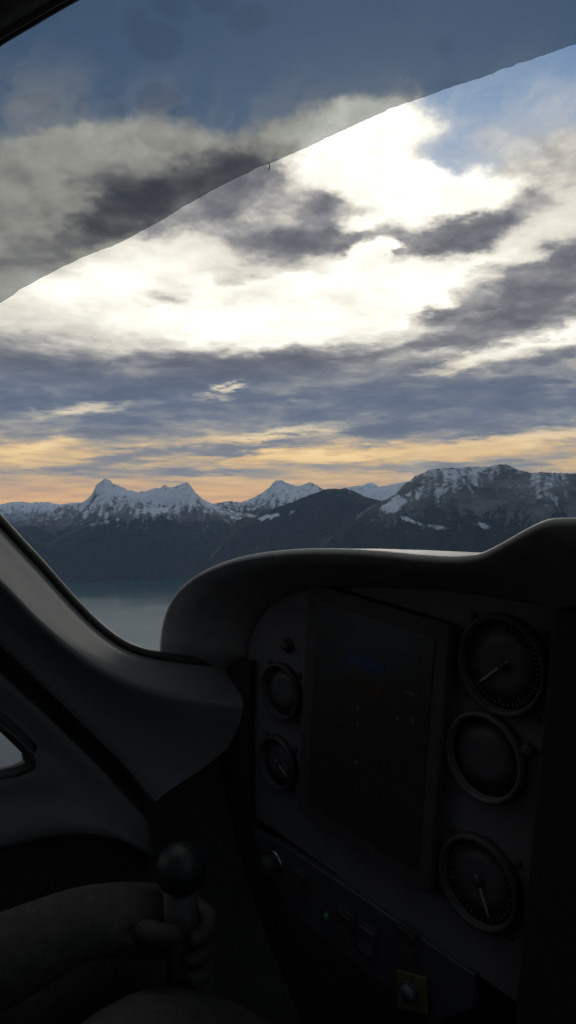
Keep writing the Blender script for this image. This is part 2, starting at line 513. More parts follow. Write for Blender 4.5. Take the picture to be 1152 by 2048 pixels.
massif('mountain', [(-420, 1010), (-250, 1030), (-120, 1052), (-40, 1048), (20, 1050), (60, 1046), (100, 1035), (130, 1019), (160, 1006), (176, 998), (186, 984), (193, 970), (201, 963), (210, 957),
                    (218, 960), (228, 968), (240, 974), (252, 979), (262, 981), (275, 984), (290, 982), (302, 979), (314, 975), (322, 975), (331, 970), (338, 974), (350, 973), (362, 968), (373, 963),
                    (380, 970), (388, 981), (398, 992), (408, 1000), (424, 1008), (446, 1016), (470, 1024), (520, 1034), (600, 1050), (700, 1070)],
       14500, 10700, 17500, 'snow capped massif with a broad peak and a jagged second summit at left', 820, 300, -140, -330, 1.3, spur=330, crest_jag=30, wl=1700,
       rocky=.12, patches=[(330, 997, 60, 15, -6, .9), (420, 1010, 26, 9, -25, .7), (492, 1042, 26, 7, -18, 1.3)])
massif('mountain', [(90, 1082), (140, 1062), (190, 1040), (222, 1020), (246, 1003), (264, 994), (282, 1004), (310, 1014), (340, 1016), (362, 1000), (384, 986), (404, 1000), (440, 1022), (500, 1048), (560, 1058), (620, 1075), (680, 1095)],
       12600, 10500, 14600, 'dark forested foothills below the snow capped massif at left', 520, 200, -170, -210, 5.2, spur=230, crest_jag=12, wl=1300,
       patches=[(300, 1022, 50, 7, 5, .5), (492, 1042, 26, 6, -18, 1.3), (540, 1033, 44, 7, 8, 1.0)], snow_gain=0.9)
massif('mountain', [(420, 1110), (480, 1050), (520, 1032), (560, 1012), (590, 1003), (620, 990), (645, 981), (662, 977), (676, 979), (690, 976), (706, 982), (722, 990), (742, 997), (765, 1003), (790, 1009),
                    (830, 1030), (880, 1060), (940, 1100)],
       11000, 8600, 12800, 'dark wooded hill with bare rock in the middle of the range', 460, 240, 330, 260, 9.4, spur=240, crest_jag=14, wl=1300,
       patches=[(545, 1032, 34, 6, 10, 1.2)], snow_gain=0.75)
massif('mountain', [(640, 1085), (700, 1040), (740, 1014), (762, 1003), (790, 990), (802, 975), (815, 965), (832, 952), (850, 943), (862, 940), (872, 938), (888, 938), (902, 936), (918, 937), (932, 934), (948, 935), (962, 934),
                    (975, 935), (988, 932), (1000, 927), (1012, 929), (1022, 934), (1034, 939), (1050, 943), (1064, 947), (1082, 944), (1100, 945), (1118, 947), (1150, 947), (1190, 943), (1260, 955), (1350, 948), (1500, 970), (1700, 960)],
       9800, 7600, 12500, 'long craggy mountain ridge with snow streaked cliffs at right', 900, 320, 200, -60, 4.4, spur=300, crest_jag=20, wl=1250, steep=1.1,
       patches=[(798, 1006, 34, 12, 22, 1.5), (818, 1040, 18, 5, -18, 1.2), (880, 1055, 30, 6, -6, .9), (972, 1052, 30, 7, -12, .9), (1080, 985, 60, 40, 0, .35), (900, 970, 80, 30, 20, .4)], snow_gain=0.64, rocky=0.40)


def disc(name, z, r, m, kind='structure'):
    bm = bmesh.new()
    rings = [0.0] + [r * (k / 24) ** 2 for k in range(1, 25)]
    c = bm.verts.new((0, 0, z))
    prev = None
    for rr in rings[1:]:
        cur = [bm.verts.new((rr * math.cos(2 * math.pi * k / 96), rr * math.sin(2 * math.pi * k / 96), z)) for k in range(96)]
        for k in range(96):
            if prev is None:
                bm.faces.new((c, cur[k], cur[(k + 1) % 96]))
            else:
                bm.faces.new((prev[k], cur[k], cur[(k + 1) % 96], prev[(k + 1) % 96]))
        prev = cur
    ob = link(name, bm, m)
    ob['kind'] = kind
    return ob


def water_material():
    m = bpy.data.materials.new('lake_water')
    m.use_nodes = True
    w = NT(m.node_tree)
    pos = w.t.nodes.new('ShaderNodeNewGeometry').outputs['Position']
    p = w.t.nodes.new('ShaderNodeBsdfPrincipled')
    p.inputs['Base Color'].default_value = (.017, .060, .076, 1)
    # calm in the lee of the mountains, ruffled further out
    far = w.vm('LENGTH', pos, out=1)
    lee = w.smooth(w.m('MULTIPLY_ADD', w.noise(pos, 0.0012, 4.0), 2200.0, far), 5200.0, 12800.0)
    w.put(p.inputs['Roughness'], w.m('SUBTRACT', w.lin(w.noise(pos, 0.0009, 4.0), 0.3, 0.7, 0.28, 0.38), w.m('MULTIPLY', lee, 0.24)))
    p.inputs['IOR'].default_value = 1.33
    b = w.n('ShaderNodeBump', {'Strength': 0.12, 'Distance': 4.0, 'Height': w.noise(pos, 0.02, 4.0)})
    w.put(p.inputs['Normal'], b)
    out = w.t.nodes.new('ShaderNodeOutputMaterial')
    w.t.links.new(p.outputs[0], out.inputs[0])
    return m


disc('ground', LAKE_Z - 8, 38900, mat('valley_ground', (.10, .10, .085), 0.95, scale=0.002))
disc('lake', LAKE_Z, 24000, water_material())

# ------------------------------------------------------------------ the aircraft's own axes (nose up a little, banked)
def nrm(v):
    return v.normalized()


AL = nrm(ray(-750, 750))                        # towards the left wing
AF = nrm(AL.cross(Vector((0, 0, 1))))           # towards the nose
AU = AF.cross(AL)
_p = math.radians(2.6)
AF, AU = nrm(AF * math.cos(_p) + AU * math.sin(_p)), nrm(AU * math.cos(_p) - AF * math.sin(_p))


def W(f, l, u):
    return AF * f + AL * l + AU * u


def flu(p):
    return p.dot(AF), p.dot(AL), p.dot(AU)


ROT = Matrix((-AL, AF, AU)).transposed()        # columns: right, nose, up


def on_f(px, py, f):
    d = ray(px, py)
    return d * (f / d.dot(AF))


LC = 0.13                                        # middle of the aircraft
FP = (ray(1009, 1329) * 0.6).dot(AF)            # the instrument plate stands this far ahead
FL = FP - 0.065                                 # the lip of the hood over it


def lu(px, py, f):
    p = on_f(px, py, f)
    return p.dot(AL), p.dot(AU)


# cabin bubble: an ellipsoid in the aircraft's axes
EC, ER = (-0.10, 0.20, -0.25), (1.15, 0.58, 0.55)


def on_shell(px, py, inset=0.0):
    d = ray(px, py)
    v = [a / r for a, r in zip(flu(d), ER)]
    o = [-c / r for c, r in zip(EC, ER)]
    a, b, c = sum(x * x for x in v), sum(x * y for x, y in zip(v, o)), sum(x * x for x in o) - 1
    p = d * ((-b + math.sqrt(b * b - a * c)) / a)
    return p - shell_n(p) * inset


def shell_n(p):
    q = flu(p)
    g = [(q[i] - EC[i]) / ER[i] ** 2 for i in range(3)]
    return nrm(W(*g))


def shell_fu(f, u, inset=0.0, side=1):
    k = 1 - ((f - EC[0]) / ER[0]) ** 2 - ((u - EC[2]) / ER[2]) ** 2 if f > EC[0] else 1 - (0.25 * (EC[0] - f)) ** 2 - ((u - EC[2]) / ER[2]) ** 2
    l = EC[1] + side * ER[1] * math.sqrt(max(k, 0.0004))
    p = W(f, l, u)
    return p - shell_n(p) * inset


ARCH = [(-.60, .47), (-.26, .455), (-.204, .357), (-.11, .27), (.083, .226), (.213, .166), (.24, .182), (.30, .19)]


def f_arch(u):
    return float(np.interp(u, [a for a, b in ARCH], [b for a, b in ARCH]))


M_PILLAR = mat('grey_gelcoat', (.118, .129, .137), 0.22, spec=1.0, var=0.05, scale=14, bump=0.12, bscale=500)
M_DOOR = mat('grey_door_lining', (.066, .075, .080), 0.6, var=0.1, scale=18, bump=0.2, bscale=700)
M_SHELL = mat('dark_cabin_lining', (.012, .0125, .0135), 0.85, var=0.2, scale=12, bump=0.3)
M_SEAL = mat('black_rubber_seal', (.008, .008, .008), 0.55, var=0.2)
M_DASH = mat('black_dash_plastic', (.17, .17, .174), 0.55, spec=0.5, var=0.15, scale=60, bump=0.35, bscale=1400)
M_FASCIA = mat('matt_black_fascia', (.006, .006, .006), 0.8, var=0.2, bump=0.2)
M_PLATE = mat('dark_grey_panel_paint', (.085, .085, .095), 0.6, var=0.1, scale=30, bump=0.25, bscale=1200)
M_STRIP = mat('slate_switch_plate', (.040, .042, .056), 0.5, var=0.1, scale=30)
M_BLACK = mat('black_instrument_case', (.032, .032, .035), 0.68, var=0.15)
M_FACE = mat('black_dial_face', (.048, .048, .053), 0.6, var=0.1)
M_MARK = mat('pale_dial_paint', (.085, .085, .08), 0.6, var=0.1)
M_NEEDLE = mat('white_needle_paint', (.26, .26, .24), 0.5, var=0.05)
M_METAL = mat('worn_steel', (.35, .35, .36), 0.32, metal=1.0, var=0.2)
M_YELLOW = mat('yellow_placard', (.085, .080, .028), 0.6, var=0.1)
M_BALL = mat('polished_black_grip', (.008, .011, .013), 0.48, spec=0.25, var=0.3)


def glass_material(name, tint, gloss, smear=None):
    m = bpy.data.materials.new(name)
    m.use_nodes = True
    w = NT(m.node_tree)
    col = (*tint, 1)
    if smear:
        tc = w.t.nodes.new('ShaderNodeTexCoord').outputs[3]
        tw = w.vm('ADD', tc, w.vm('MULTIPLY', w.noise(tc, 30.0, 3.0, out=1), (.012, .012, .012)))
        vor = w.n('ShaderNodeTexVoronoi', {'Vector': w.vm('MULTIPLY', tw, (1.0, 1.0, 1.5)), 'Scale': 26.0, 'Randomness': 1.0}, out=0)
        spots = w.m('MULTIPLY', w.m('SUBTRACT', 1.0, w.smooth(vor, 0.34, 0.46)), w.smooth(w.noise(tc, 11.0, 2.0), 0.50, 0.56))
        k = w.m('ADD', w.m('MULTIPLY', spots, 0.85), w.m('MULTIPLY', w.noise(tc, 40.0, 5.0, 0.65), 0.25))
        col = w.mix(k, tint, smear)
    t = w.n('ShaderNodeBsdfTransparent', {0: col})
    g = w.n('ShaderNodeBsdfGlossy', {0: (1, 1, 1, 1), 1: 0.04})
    geo = w.t.nodes.new('ShaderNodeNewGeometry')
    c = w.m('ABSOLUTE', w.vm('DOT_PRODUCT', geo.outputs['Normal'], geo.outputs['Incoming'], out=1))
    fr = w.m('MULTIPLY', w.m('MULTIPLY_ADD', w.m('POWER', w.m('SUBTRACT', 1.0, c), 5.0), 0.96, 0.04), gloss)
    mx = w.n('ShaderNodeMixShader', {0: fr, 1: t, 2: g})
    out = w.t.nodes.new('ShaderNodeOutputMaterial')
    w.t.links.new(mx, out.inputs[0])
    return m


M_GLASS = glass_material('clear_acrylic', (.97, .97, .965), 0.35)
M_PANE = glass_material('smoked_acrylic', (.76, .70, .715), 0.2)
M_FILM = glass_material('smoke_tint_film', (.605, .625, .635), 0.0, smear=(.57, .58, .59))

# ------------------------------------------------------------------ cabin
cabin = thing('aircraft_cabin', 'grey lined aircraft cabin with slanting windscreen pillar and clear windscreen', 'aircraft cabin', W(0, .2, -.9))

NPH, NF = 220, 130
FST = np.linspace(-1.05, 1.03, NF)


def ring_pt(f, ph, off):
    k = math.sqrt(max(0.0, 1 - ((f - EC[0]) / ER[0]) ** 2)) if f > EC[0] else math.sqrt(max(0, 1 - (0.25 * (EC[0] - f)) ** 2))
    l, u = EC[1] + (ER[1] * k + off) * math.cos(ph), EC[2] + (ER[2] * k + off) * math.sin(ph)
    return f, l, max(u, -.86)


WIN = [lu_ for lu_ in []]
def _fu(px, py):
    f, l, u = flu(on_shell(px, py))
    return f, u


WINDOW = [_fu(-160, 1330), _fu(-60, 1412), _fu(0, 1460), _fu(26, 1485), _fu(44, 1503), _fu(50, 1514), _fu(46, 1524), _fu(30, 1531), _fu(0, 1537), _fu(-60, 1552)]
_w0, _w1 = WINDOW[0], WINDOW[-1]
WINDOW = WINDOW + [(-.10, _w1[1] - .012), (-.45, _w1[1] - .01), (-.55, _w1[1] + .06), (-.55, .02), (-.48, .07), (-.2, .085), (_w0[0] - .22, .05)]


_wc = (float(np.mean([p[0] for p in WINDOW])), float(np.mean([p[1] for p in WINDOW])))
HOLE = []                                       # the skin is cut a finger wider than the pane all round
for _i, _p in enumerate(WINDOW):
    _a, _b = WINDOW[_i - 1], WINDOW[(_i + 1) % len(WINDOW)]
    _t = np.array(_b) - np.array(_a)
    _n = np.array((_t[1], -_t[0])) / np.linalg.norm(_t)
    if _n @ (np.array(_p) - np.array(_wc)) < 0:
        _n = -_n
    HOLE.append((_p[0] + _n[0] * .014, _p[1] + _n[1] * .014))


def inside(x, y, P):
    c = False
    for i in range(len(P)):
        (x1, y1), (x2, y2) = P[i], P[i - 1]
        if (y1 > y) != (y2 > y) and x < (x2 - x1) * (y - y1) / (y2 - y1) + x1:
            c = not c
    return c


shell_bm, wind_bm = bmesh.new(), bmesh.new()
for bm, off, which in ((shell_bm, 0.018, 0), (wind_bm, 0.004, 1)):
    grid = {}
    for i in range(NF - 1):
        for j in range(NPH):
            fm = (FST[i] + FST[i + 1]) / 2
            _, lm, um = ring_pt(fm, 2 * math.pi * (j + .5) / NPH, 0)
            wind = fm > f_arch(um) - (.085 if um < -.12 else .055 if um < .1 else .02) and um > -.315
            hole = inside(fm, um, HOLE) and (lm > EC[1] or um > -.12)  # right opening, out of view, cut shallow to dim the lower panel
            rear = -.98 < fm < -.66 and -.16 < um < .10  # unseen rear side openings, added to throw light on the panel
            if (wind != bool(which)) or ((hole or rear) and not which):
                continue
            vs = []
            for a, b in ((i, j), (i, j + 1), (i + 1, j + 1), (i + 1, j)):
                key = (a, b % NPH)
                if key not in grid:
                    grid[key] = bm.verts.new(W(*ring_pt(FST[a], 2 * math.pi * (b % NPH) / NPH, off)))
                vs.append(grid[key])
            bm.faces.new(vs)
    if not which:
        back = [grid[(0, j)] for j in range(NPH) if (0, j) in grid]
        if len(back) > 3:
            bm.faces.new(back)
link('cabin_shell', shell_bm, M_SHELL, cabin)
link('windscreen', wind_bm, M_GLASS, cabin)

# windscreen pillar: from the glass edge over a rounded ridge to the door gap
N = 90
WE = [(-260, 700), (-170, 835), (-80, 952), (0, 1042), (40, 1086), (80, 1129), (120, 1175), (160, 1219), (200, 1257), (240, 1286), (280, 1303), (320, 1312), (380, 1320), (480, 1330)]
RI = [(-260, 850), (-170, 960), (-80, 1063), (0, 1150), (60, 1218), (120, 1274), (180, 1316), (240, 1345), (290, 1362), (350, 1374), (480, 1386)]
LO = [(-260, 1010), (-170, 1112), (-80, 1208), (0, 1290), (75, 1362), (150, 1436), (220, 1506), (290, 1574), (330, 1612), (400, 1690), (480, 1790)]


def mid(A, B, t):
    return [(a[0] * (1 - t) + b[0] * t, a[1] * (1 - t) + b[1] * t) for a, b in zip(A, B)]


we, ri, lo = [[tuple(p) for p in spline(c, N)] for c in (WE, RI, LO)]
PE = [tuple(p) for p in spline([(459, 1331), (460, 1385), (457, 1440), (450, 1475), (425, 1510), (392, 1536), (352, 1562), (322, 1585), (303, 1603)], 101)]


def trimmed(A, B, t, e):
    """a line along the pillar between two of its edges, ending where the fascia begins"""
    c = mid(A, B, t)
    c = c[:1] + [q for q in c[1:]]
    end = np.array(PE[int(e * 100)])
    k0 = min(range(N), key=lambda k: (c[k][0] - end[0]) ** 2 + (c[k][1] - end[1]) ** 2)
    k0 = max(k0 - 8, 2)
    cc = [tuple(p) for p in spline(c[:k0:4] + [c[k0], tuple(end)], N)]
    return cc


rows = []
for A_, B_, t, e, inset in ((we, ri, 0, None, -.012), (we, ri, 0, None, .006), (we, ri, .35, .06, .018), (we, ri, .7, .12, .034), (we, ri, .9, .15, .0435), (we, ri, 1, .18, .0465), (ri, lo, .06, .24, .0450), (ri, lo, .14, .32, .0385),
                            (ri, lo, .3, .48, .0275), (ri, lo, .55, .68, .0185), (ri, lo, .8, .86, .016), (ri, lo, .965, .98, .014), (ri, lo, 1, 1, .011), (ri, lo, 1, 1, -.012)):
    rows.append([on_shell(x, y, inset) for x, y in (mid(A_, B_, t) if e is None else trimmed(A_, B_, t, e))])
link('windscreen_pillar', loft(rows), M_PILLAR, cabin)
seal = [on_shell(x, y, .004) for x, y in we]
link('windscreen_seal', tube(seal, 0.0058), M_SEAL, cabin)

# door: lining with a window opening, its rubber seal and pane
door_out_px = [(-330, 1000), (-170, 1160), (-80, 1262), (0, 1345), (100, 1436), (200, 1536), (290, 1637), (318, 1700), (303, 1722), (270, 1697), (235, 1678), (180, 1665), (100, 1672), (0, 1694), (-90, 1720)]
outer = [_fu(*p) for p in door_out_px] + [(-.2, -.44), (-.55, -.45), (-.68, -.40), (-.70, -.1), (-.68, .12), (-.5, .19), (-.2, .19)]
cw = (np.mean([p[0] for p in WINDOW]), np.mean([p[1] for p in WINDOW]))
NW = 220


def ring_by_angle(P):
    """closed outline sampled with the same parameter from its foremost point"""
    P = P + [P[0]]
    return [tuple(p) for p in poly(P, NW + 1)][:-1]


inner = ring_by_angle(WINDOW)
outr = []
po = [tuple(p) for p in poly(outer + [outer[0]], 2600)]
for i, p in enumerate(inner):                   # nearest rim point, kept in order
    outr.append(p)
seg_o = np.array(po)


def match(inner, po):
    # cumulative-length match between landmark pairs
    marks = [((44, 1503), (290, 1637)), ((30, 1531), (235, 1678)), ((-60, 1552), (-90, 1720)), ((-160, 1330), (-330, 1000))]
    I, O = np.array(inner), np.array(po[:-1])
    pairs = []
    for a, b in marks:
        a, b = np.array(_fu(*a)), np.array(_fu(*b))
        pairs.append((int(np.argmin(((I - a) ** 2).sum(1))), int(np.argmin(((O - b) ** 2).sum(1)))))
    for fa, fb in (((-.45, _w1[1] - .01), (-.55, -.45)), ((-.55, .02), (-.70, -.1)), ((-.2, .085), (-.5, .19))):
        pairs.append((int(np.argmin(((I - np.array(fa)) ** 2).sum(1))), int(np.argmin(((O - np.array(fb)) ** 2).sum(1)))))
    pairs.sort()
    res = [None] * len(inner)
    m = len(pairs)
    for k in range(m):
        i0, o0 = pairs[k]
        i1, o1 = pairs[(k + 1) % m]
        if i1 <= i0:
            i1 += len(inner)
        if o1 <= o0 - 5:
            o1 += len(O)
        for i in range(i0, i1 + 1):
            t = (i - i0) / max(1, i1 - i0)
            res[i % len(inner)] = tuple(O[int(o0 + (o1 - o0) * t) % len(O)])
    return res


outr = match(inner, po)
rows = []
for t, ins in ((0, -.006), (0.0, .004), (.06, .010), (.14, .0115), (.28, .009), (.45, .0085), (.62, .0105), (.8, .012), (.95, .0125), (1.0, .009), (1.0, -.012)):
    rows.append([shell_fu(a[0] * (1 - t) + b[0] * t, a[1] * (1 - t) + b[1] * t, ins) for a, b in zip(inner, outr)])
door = link('door', loft(rows, closed=True), M_DOOR, cabin)
ring = [shell_fu(a, b, .006) for a, b in inner]
bm = bmesh.new()
rws = []
PC = shell_fu(cw[0], cw[1], 0)
sr = []
for k in range(10):
    ang = 2 * math.pi * k / 10
    row = []
    for i, p in enumerate(ring):
        t = nrm(ring[(i + 1) % NW] - ring[i - 1])
        nn = shell_n(p)
        sd = nrm(t.cross(nn))
        out = sd if sd.dot(p - PC) > 0 else -sd
        row.append(p + out * (0.0075 + 0.0085 * math.cos(ang)) + nn * (0.0055 * math.sin(ang)))
    sr.append(row)
link('window_seal', loft(sr + [sr[0]], closed=True, bm=bm), M_SEAL, door)
bm = bmesh.new()
cv = [shell_fu(cw[0] + (a - cw[0]) * t, cw[1] + (b - cw[1]) * t, .0) for t in (1.0,) for a, b in inner]
rr = [[shell_fu(cw[0] + (a - cw[0]) * t, cw[1] + (b - cw[1]) * t, .0) for a, b in inner] for t in (1.0, .75, .5, .25, .03)]
loft(rr, closed=True, bm=bm)
link('window_pane', bm, M_PANE, door)

# roof edge trim above the windscreen
arch_px = [(-420, 470), (-300, 320), (-200, 220), (-110, 145), (-50, 102), (0, 66), (60, 30), (120, -6), (200, -50), (300, -98), (420, -145), (600, -190), (800, -215), (1000, -220), (1300, -190)]
ac = [tuple(p) for p in spline(arch_px, 110)]


def shift(c, d):
    out = []
    for i, p in enumerate(c):
        a, b = c[max(0, i - 1)], c[min(len(c) - 1, i + 1)]
        t = np.array(b) - np.array(a)
        t = t / np.linalg.norm(t)
        out.append((p[0] + t[1] * d, p[1] - t[0] * d))
    return out


rows = [[on_shell(x, y, ins) for x, y in shift(ac, d)] for d, ins in ((0, -.01), (0, .003), (5, .008), (14, .010), (22, .0085), (30, .0100), (60, .013), (110, .012), (220, .004), (260, -.01))]
link('roof_trim', loft(rows), mat('dark_brown_headlining', (.11, .090, .072), 0.55, var=0.2, scale=60, bump=0.4), cabin)
link('roof_seal', tube([on_shell(x, y, .004) for x, y in shift(ac, 0)], 0.0035), M_SEAL, cabin)

# floor of the cabin
bm = bmesh.new()
fl = [(-1.0, -.25), (-1.0, .65), (.9, .5), (.9, -.1)]
top = [bm.verts.new(W(f, l, -.80)) for f, l in fl]
bot = [bm.verts.new(W(f, l, -.84)) for f, l in fl]
bm.faces.new(top)
bm.faces.new(bot[::-1])
for i in range(4):
    bm.faces.new((top[i], bot[i], bot[(i + 1) % 4], top[(i + 1) % 4]))
link('floor', bm, mat('black_floor_carpet', (.010, .010, .011), 0.95, var=0.3, scale=200, bump=0.5), cabin, smooth=False)

# ------------------------------------------------------------------ tinted film across the top of the windscreen
edge_px = [(-330, 760), (-200, 698), (-100, 650), (0, 600), (34, 578), (36, 575), (70, 556), (100, 540), (128, 526), (160, 511), (200, 494), (243, 478), (247, 474), (290, 452), (330, 430), (372, 403), (400, 387), (440, 365), (480, 345),
           (510, 330), (533, 321), (538, 320), (570, 306), (610, 288), (650, 269), (690, 250), (730, 231), (770, 213), (774, 210), (812, 197), (850, 184), (890, 169), (920, 158), (960, 146), (990, 135), (996, 131),
           (1028, 121), (1034, 117), (1066, 107), (1100, 95), (1152, 77), (1250, 45), (1400, 5), (1600, -30)]
ep = [tuple(p) for p in poly(edge_px, 400)]
ep = [(x, y + 1.3 * float(perlin(np.array([x / 21.0]), np.array([3.7]))[0]) + .8 * float(perlin(np.array([x / 7.0]), np.array([1.7]))[0])) for x, y in ep]
topc = [(x * 0.9 - 120 if x < 400 else x * 0.9 - 120, -260) for x, y in ep]
topc = [(-420 + 1900 * i / 399, -230) for i in range(400)]
rows = [[on_shell(a[0] * (1 - t) + b[0] * t, a[1] * (1 - t) + b[1] * t, .0035) for a, b in zip(ep, topc)] for t in np.linspace(0, 1, 30)]
film = link('tint_film', loft(rows), M_FILM, solid=0.0004)
film['label'] = 'smoky tinted sun film stuck across the top of the windscreen with a wavy cut edge'
film['category'] = 'sun film'
M_SCR = bpy.data.materials.new('pale_scratch')
M_SCR.use_nodes = True
_w = NT(M_SCR.node_tree)
_t = _w.n('ShaderNodeBsdfTranslucent', {0: (.9, .9, .88, 1)})
_o = _w.t.nodes.new('ShaderNodeOutputMaterial')
_w.t.links.new(_t, _o.inputs[0])
link('scratch', tube([on_shell(x, y, .0042) for x, y in spline([(172, 451), (186, 453), (202, 457), (216, 463)], 8)], 0.00028, seg=6), M_SCR, film)
link('torn_edge', tube([on_shell(x, y, .0042) for x, y in spline([(535, 317), (538, 322), (537, 331)], 6)], 0.0004, seg=6), M_BLACK, film)

plate_pts = [(LC + sx * hw, u) for sx, hw, u in ((1, .545, -.30), (1, .50, -.62), (1, .36, -.82), (-1, .36, -.82), (-1, .50, -.62), (-1, .545, -.30), (-1, .40, -.16), (1, .40, -.16))]
bm = bmesh.new()
fr = [bm.verts.new(W(FP + .14, l, u)) for l, u in plate_pts]
bk = [bm.verts.new(W(FP + .16, l, u)) for l, u in plate_pts]
bm.faces.new(fr)
bm.faces.new(bk[::-1])
for i in range(8):
    bm.faces.new((fr[i], bk[i], bk[(i + 1) % 8], fr[(i + 1) % 8]))
link('firewall', bm, M_SHELL, cabin, smooth=False)

# ------------------------------------------------------------------ dashboard: hood, plate, lower fascia, centre stack
dash = thing('dashboard', 'black moulded dashboard with a humped hood over the instrument plate', 'dashboard', W(FP, .13, -.6))
S_px = [(320, 1335), (319, 1310), (320, 1285), (323, 1255), (331, 1222), (347, 1189), (372, 1162), (405, 1140), (450, 1121), (500, 1108), (560, 1100), (620, 1096.5), (690, 1097), (760, 1101), (830, 1107.5), (890, 1111),
        (945, 1108), (975, 1097), (1010, 1078), (1045, 1058), (1075, 1043), (1103, 1035.5), (1152, 1034)]
Q_px = [(462, 1336), (486, 1318), (494, 1296), (499, 1272), (507, 1252), (518, 1234), (532, 1217), (550, 1203), (577, 1190), (610, 1180), (650, 1175), (700, 1173), (750, 1173), (800, 1174), (850, 1177), (900, 1181),
        (950, 1187), (990, 1193), (1030, 1200), (1062, 1205), (1090, 1210), (1108, 1214), (1122, 1222)]
S = [lu(x, y, FL) for x, y in S_px]
Q = [lu(x, y, FP) for x, y in Q_px]
S = [tuple(p) for p in spline(S, 110)]
Q = [tuple(p) for p in spline(Q, 110)]
S[-1] = (S[-1][0], S[-1][1])
nb = 26
lS, lQ = S[-1][0], Q[-1][0]
S2 = S + [(lS + (LC - lS) * k / nb, S[-1][1] + .0006) for k in range(1, nb + 1)]
Q2 = Q + [(lQ + (LC - lQ) * k / nb, Q[-1][1] - .001) for k in range(1, nb + 1)]
S2 = S2 + [(2 * LC - l, u) for l, u in S2[-2::-1]]
Q2 = Q2 + [(2 * LC - l, u) for l, u in Q2[-2::-1]]
cS = (LC, -.25)


def unproject(p):
    c, sn = math.cos(PITCH), math.sin(PITCH)
    y, z = p.y * c - p.z * sn, p.y * sn + p.z * c
    return CX + F_PX * p.x / y, CY - F_PX * z / y


FAR_Y = [(300, 1360), (345, 1222), (450, 1138), (560, 1109), (640, 1100), (690, 1097.3), (760, 1097.6), (850, 1100.2), (945, 1104.5), (1152, 1113)]


def far_flu():
    """foot of the windscreen: it curves away from the lip towards the middle of the aircraft"""
    out = []
    for l, u in S:
        x, y = unproject(W(FL, l, u))
        t = float(sstep(np.array(x), 380, 1000))
        yf = float(np.interp(x, [a for a, b in FAR_Y], [b for a, b in FAR_Y]))
        out.append(flu(on_f(x, yf, FL + .07 + .23 * t)))
    f, l0, u = out[-1]
    out += [(f + .01 * k / nb, l0 + (LC - l0) * k / nb, u) for k in range(1, nb + 1)]
    return out + [(f, 2 * LC - l, u) for f, l, u in out[-2::-1]]


FARP = far_flu()


def top_row(t):
    return [W(FL + (fa - FL) * t, l + (la - l) * t, u + (ua - u) * t - .004 * math.sin(math.pi * t) * (u > ua + .02)) for (l, u), (fa, la, ua) in zip(S2, FARP)]


def inset(S, d):
    out = []
    for i, p in enumerate(S):
        a, b = np.array(S[max(0, i - 1)]), np.array(S[min(len(S) - 1, i + 1)])
        t = (b - a) / max(1e-9, np.linalg.norm(b - a))
        out.append((p[0] - t[1] * d * -1, p[1] + t[0] * d * 1) if False else (p[0] + t[1] * -d * -1 * -1, p[1] + t[0] * d))
    return out


def lip(d, f):
    return [W(f, l, u) for l, u in inset(S2, d)]


rows = [[p - AU * .03 for p in top_row(1)]] + [top_row(t) for t in (1, .8, .6, .4, .2, .08)]
rows.append(lip(.0004, FL + .004))
rows.append(lip(.0014, FL + .0010))
rows.append(lip(.0030, FL - .0004))
rows.append(lip(.0060, FL - .0010))
for t in (.35, .7, .93):
    rows.append([W((FL - .001) * (1 - t) + (FP - .006) * t, a[0] * (1 - t) + b[0] * t, a[1] * (1 - t) + b[1] * t) for a, b in zip(inset(S2, .006), Q2)])
rows.append([W(FP - .003, l, u) for l, u in Q2])
rows.append([W(FP + .02, l, u) for l, u in Q2])
link('glareshield', loft(rows), M_DASH, dash)


def plate(name, pts_lu, f, thick, m, parent, bevel=.0012):
    bm = bmesh.new()
    fr = [bm.verts.new(W(f, l, u)) for l, u in pts_lu]
    bk = [bm.verts.new(W(f + thick, l, u)) for l, u in pts_lu]
    bm.faces.new(fr)
    bm.faces.new(bk[::-1])
    n = len(fr)
    for i in range(n):
        bm.faces.new((fr[i], bk[i], bk[(i + 1) % n], fr[(i + 1) % n]))
    return link(name, bm, m, parent, smooth=False, bevel=bevel)


pl_px = Q_px[2:] + [(1131, 1231), (1137, 1244), (1139, 1258), (1138, 1290), (1129, 1400), (1111, 1550), (1092, 1770), (1072, 1990)]
pl = [lu(x, y, FP) for x, y in pl_px]
uL = lu(571, 1676, FP)[1]
pl = pl + [(lu(1072, 1990, FP)[0], uL - .003), (lu(500, 1640, FP)[0], uL)]
plate('instrument_plate', pl, FP, .004, M_PLATE, dash)
# plate in front of the passenger
pr = [(2 * LC - l, u) for l, u in pl]
plate('passenger_plate', pr[::-1], FP, .004, M_PLATE, dash)
st = [lu(500, 1652, FP), lu(571, 1684, FP), lu(752, 1803, FP), lu(898, 1904, FP), lu(958, 1944, FP), lu(955, 2010, FP), lu(860, 2048, FP), lu(715, 1933, FP), lu(580, 1823, FP), lu(500, 1770, FP)]
st = [(l, u) for l, u in st]
plate('switch_plate', st, FP - .006, .008, M_STRIP, dash)
lr = lu(1128, 1400, FP)[0]
plate('centre_stack', [(lr - .001, -.128), (lr - .002, -.74), (2 * LC - lr + .002, -.74), (2 * LC - lr + .001, -.128)], FP - .030, .10, M_FASCIA, dash, bevel=.004)
fa_px = [(400, 1322), (500, 1322), (497, 1480), (500, 1655), (530, 1740), (580, 1822), (640, 1874), (715, 1932), (790, 1990), (860, 2047), (960, 2130), (1090, 2240), (900, 2700), (420, 2500), (330, 1900), (250, 1750), (250, 1560), (340, 1480), (380, 1400)]
plate('lower_fascia', [lu(x, y, FP - .008) for x, y in fa_px], FP - .008, .012, M_FASCIA, dash, bevel=None)


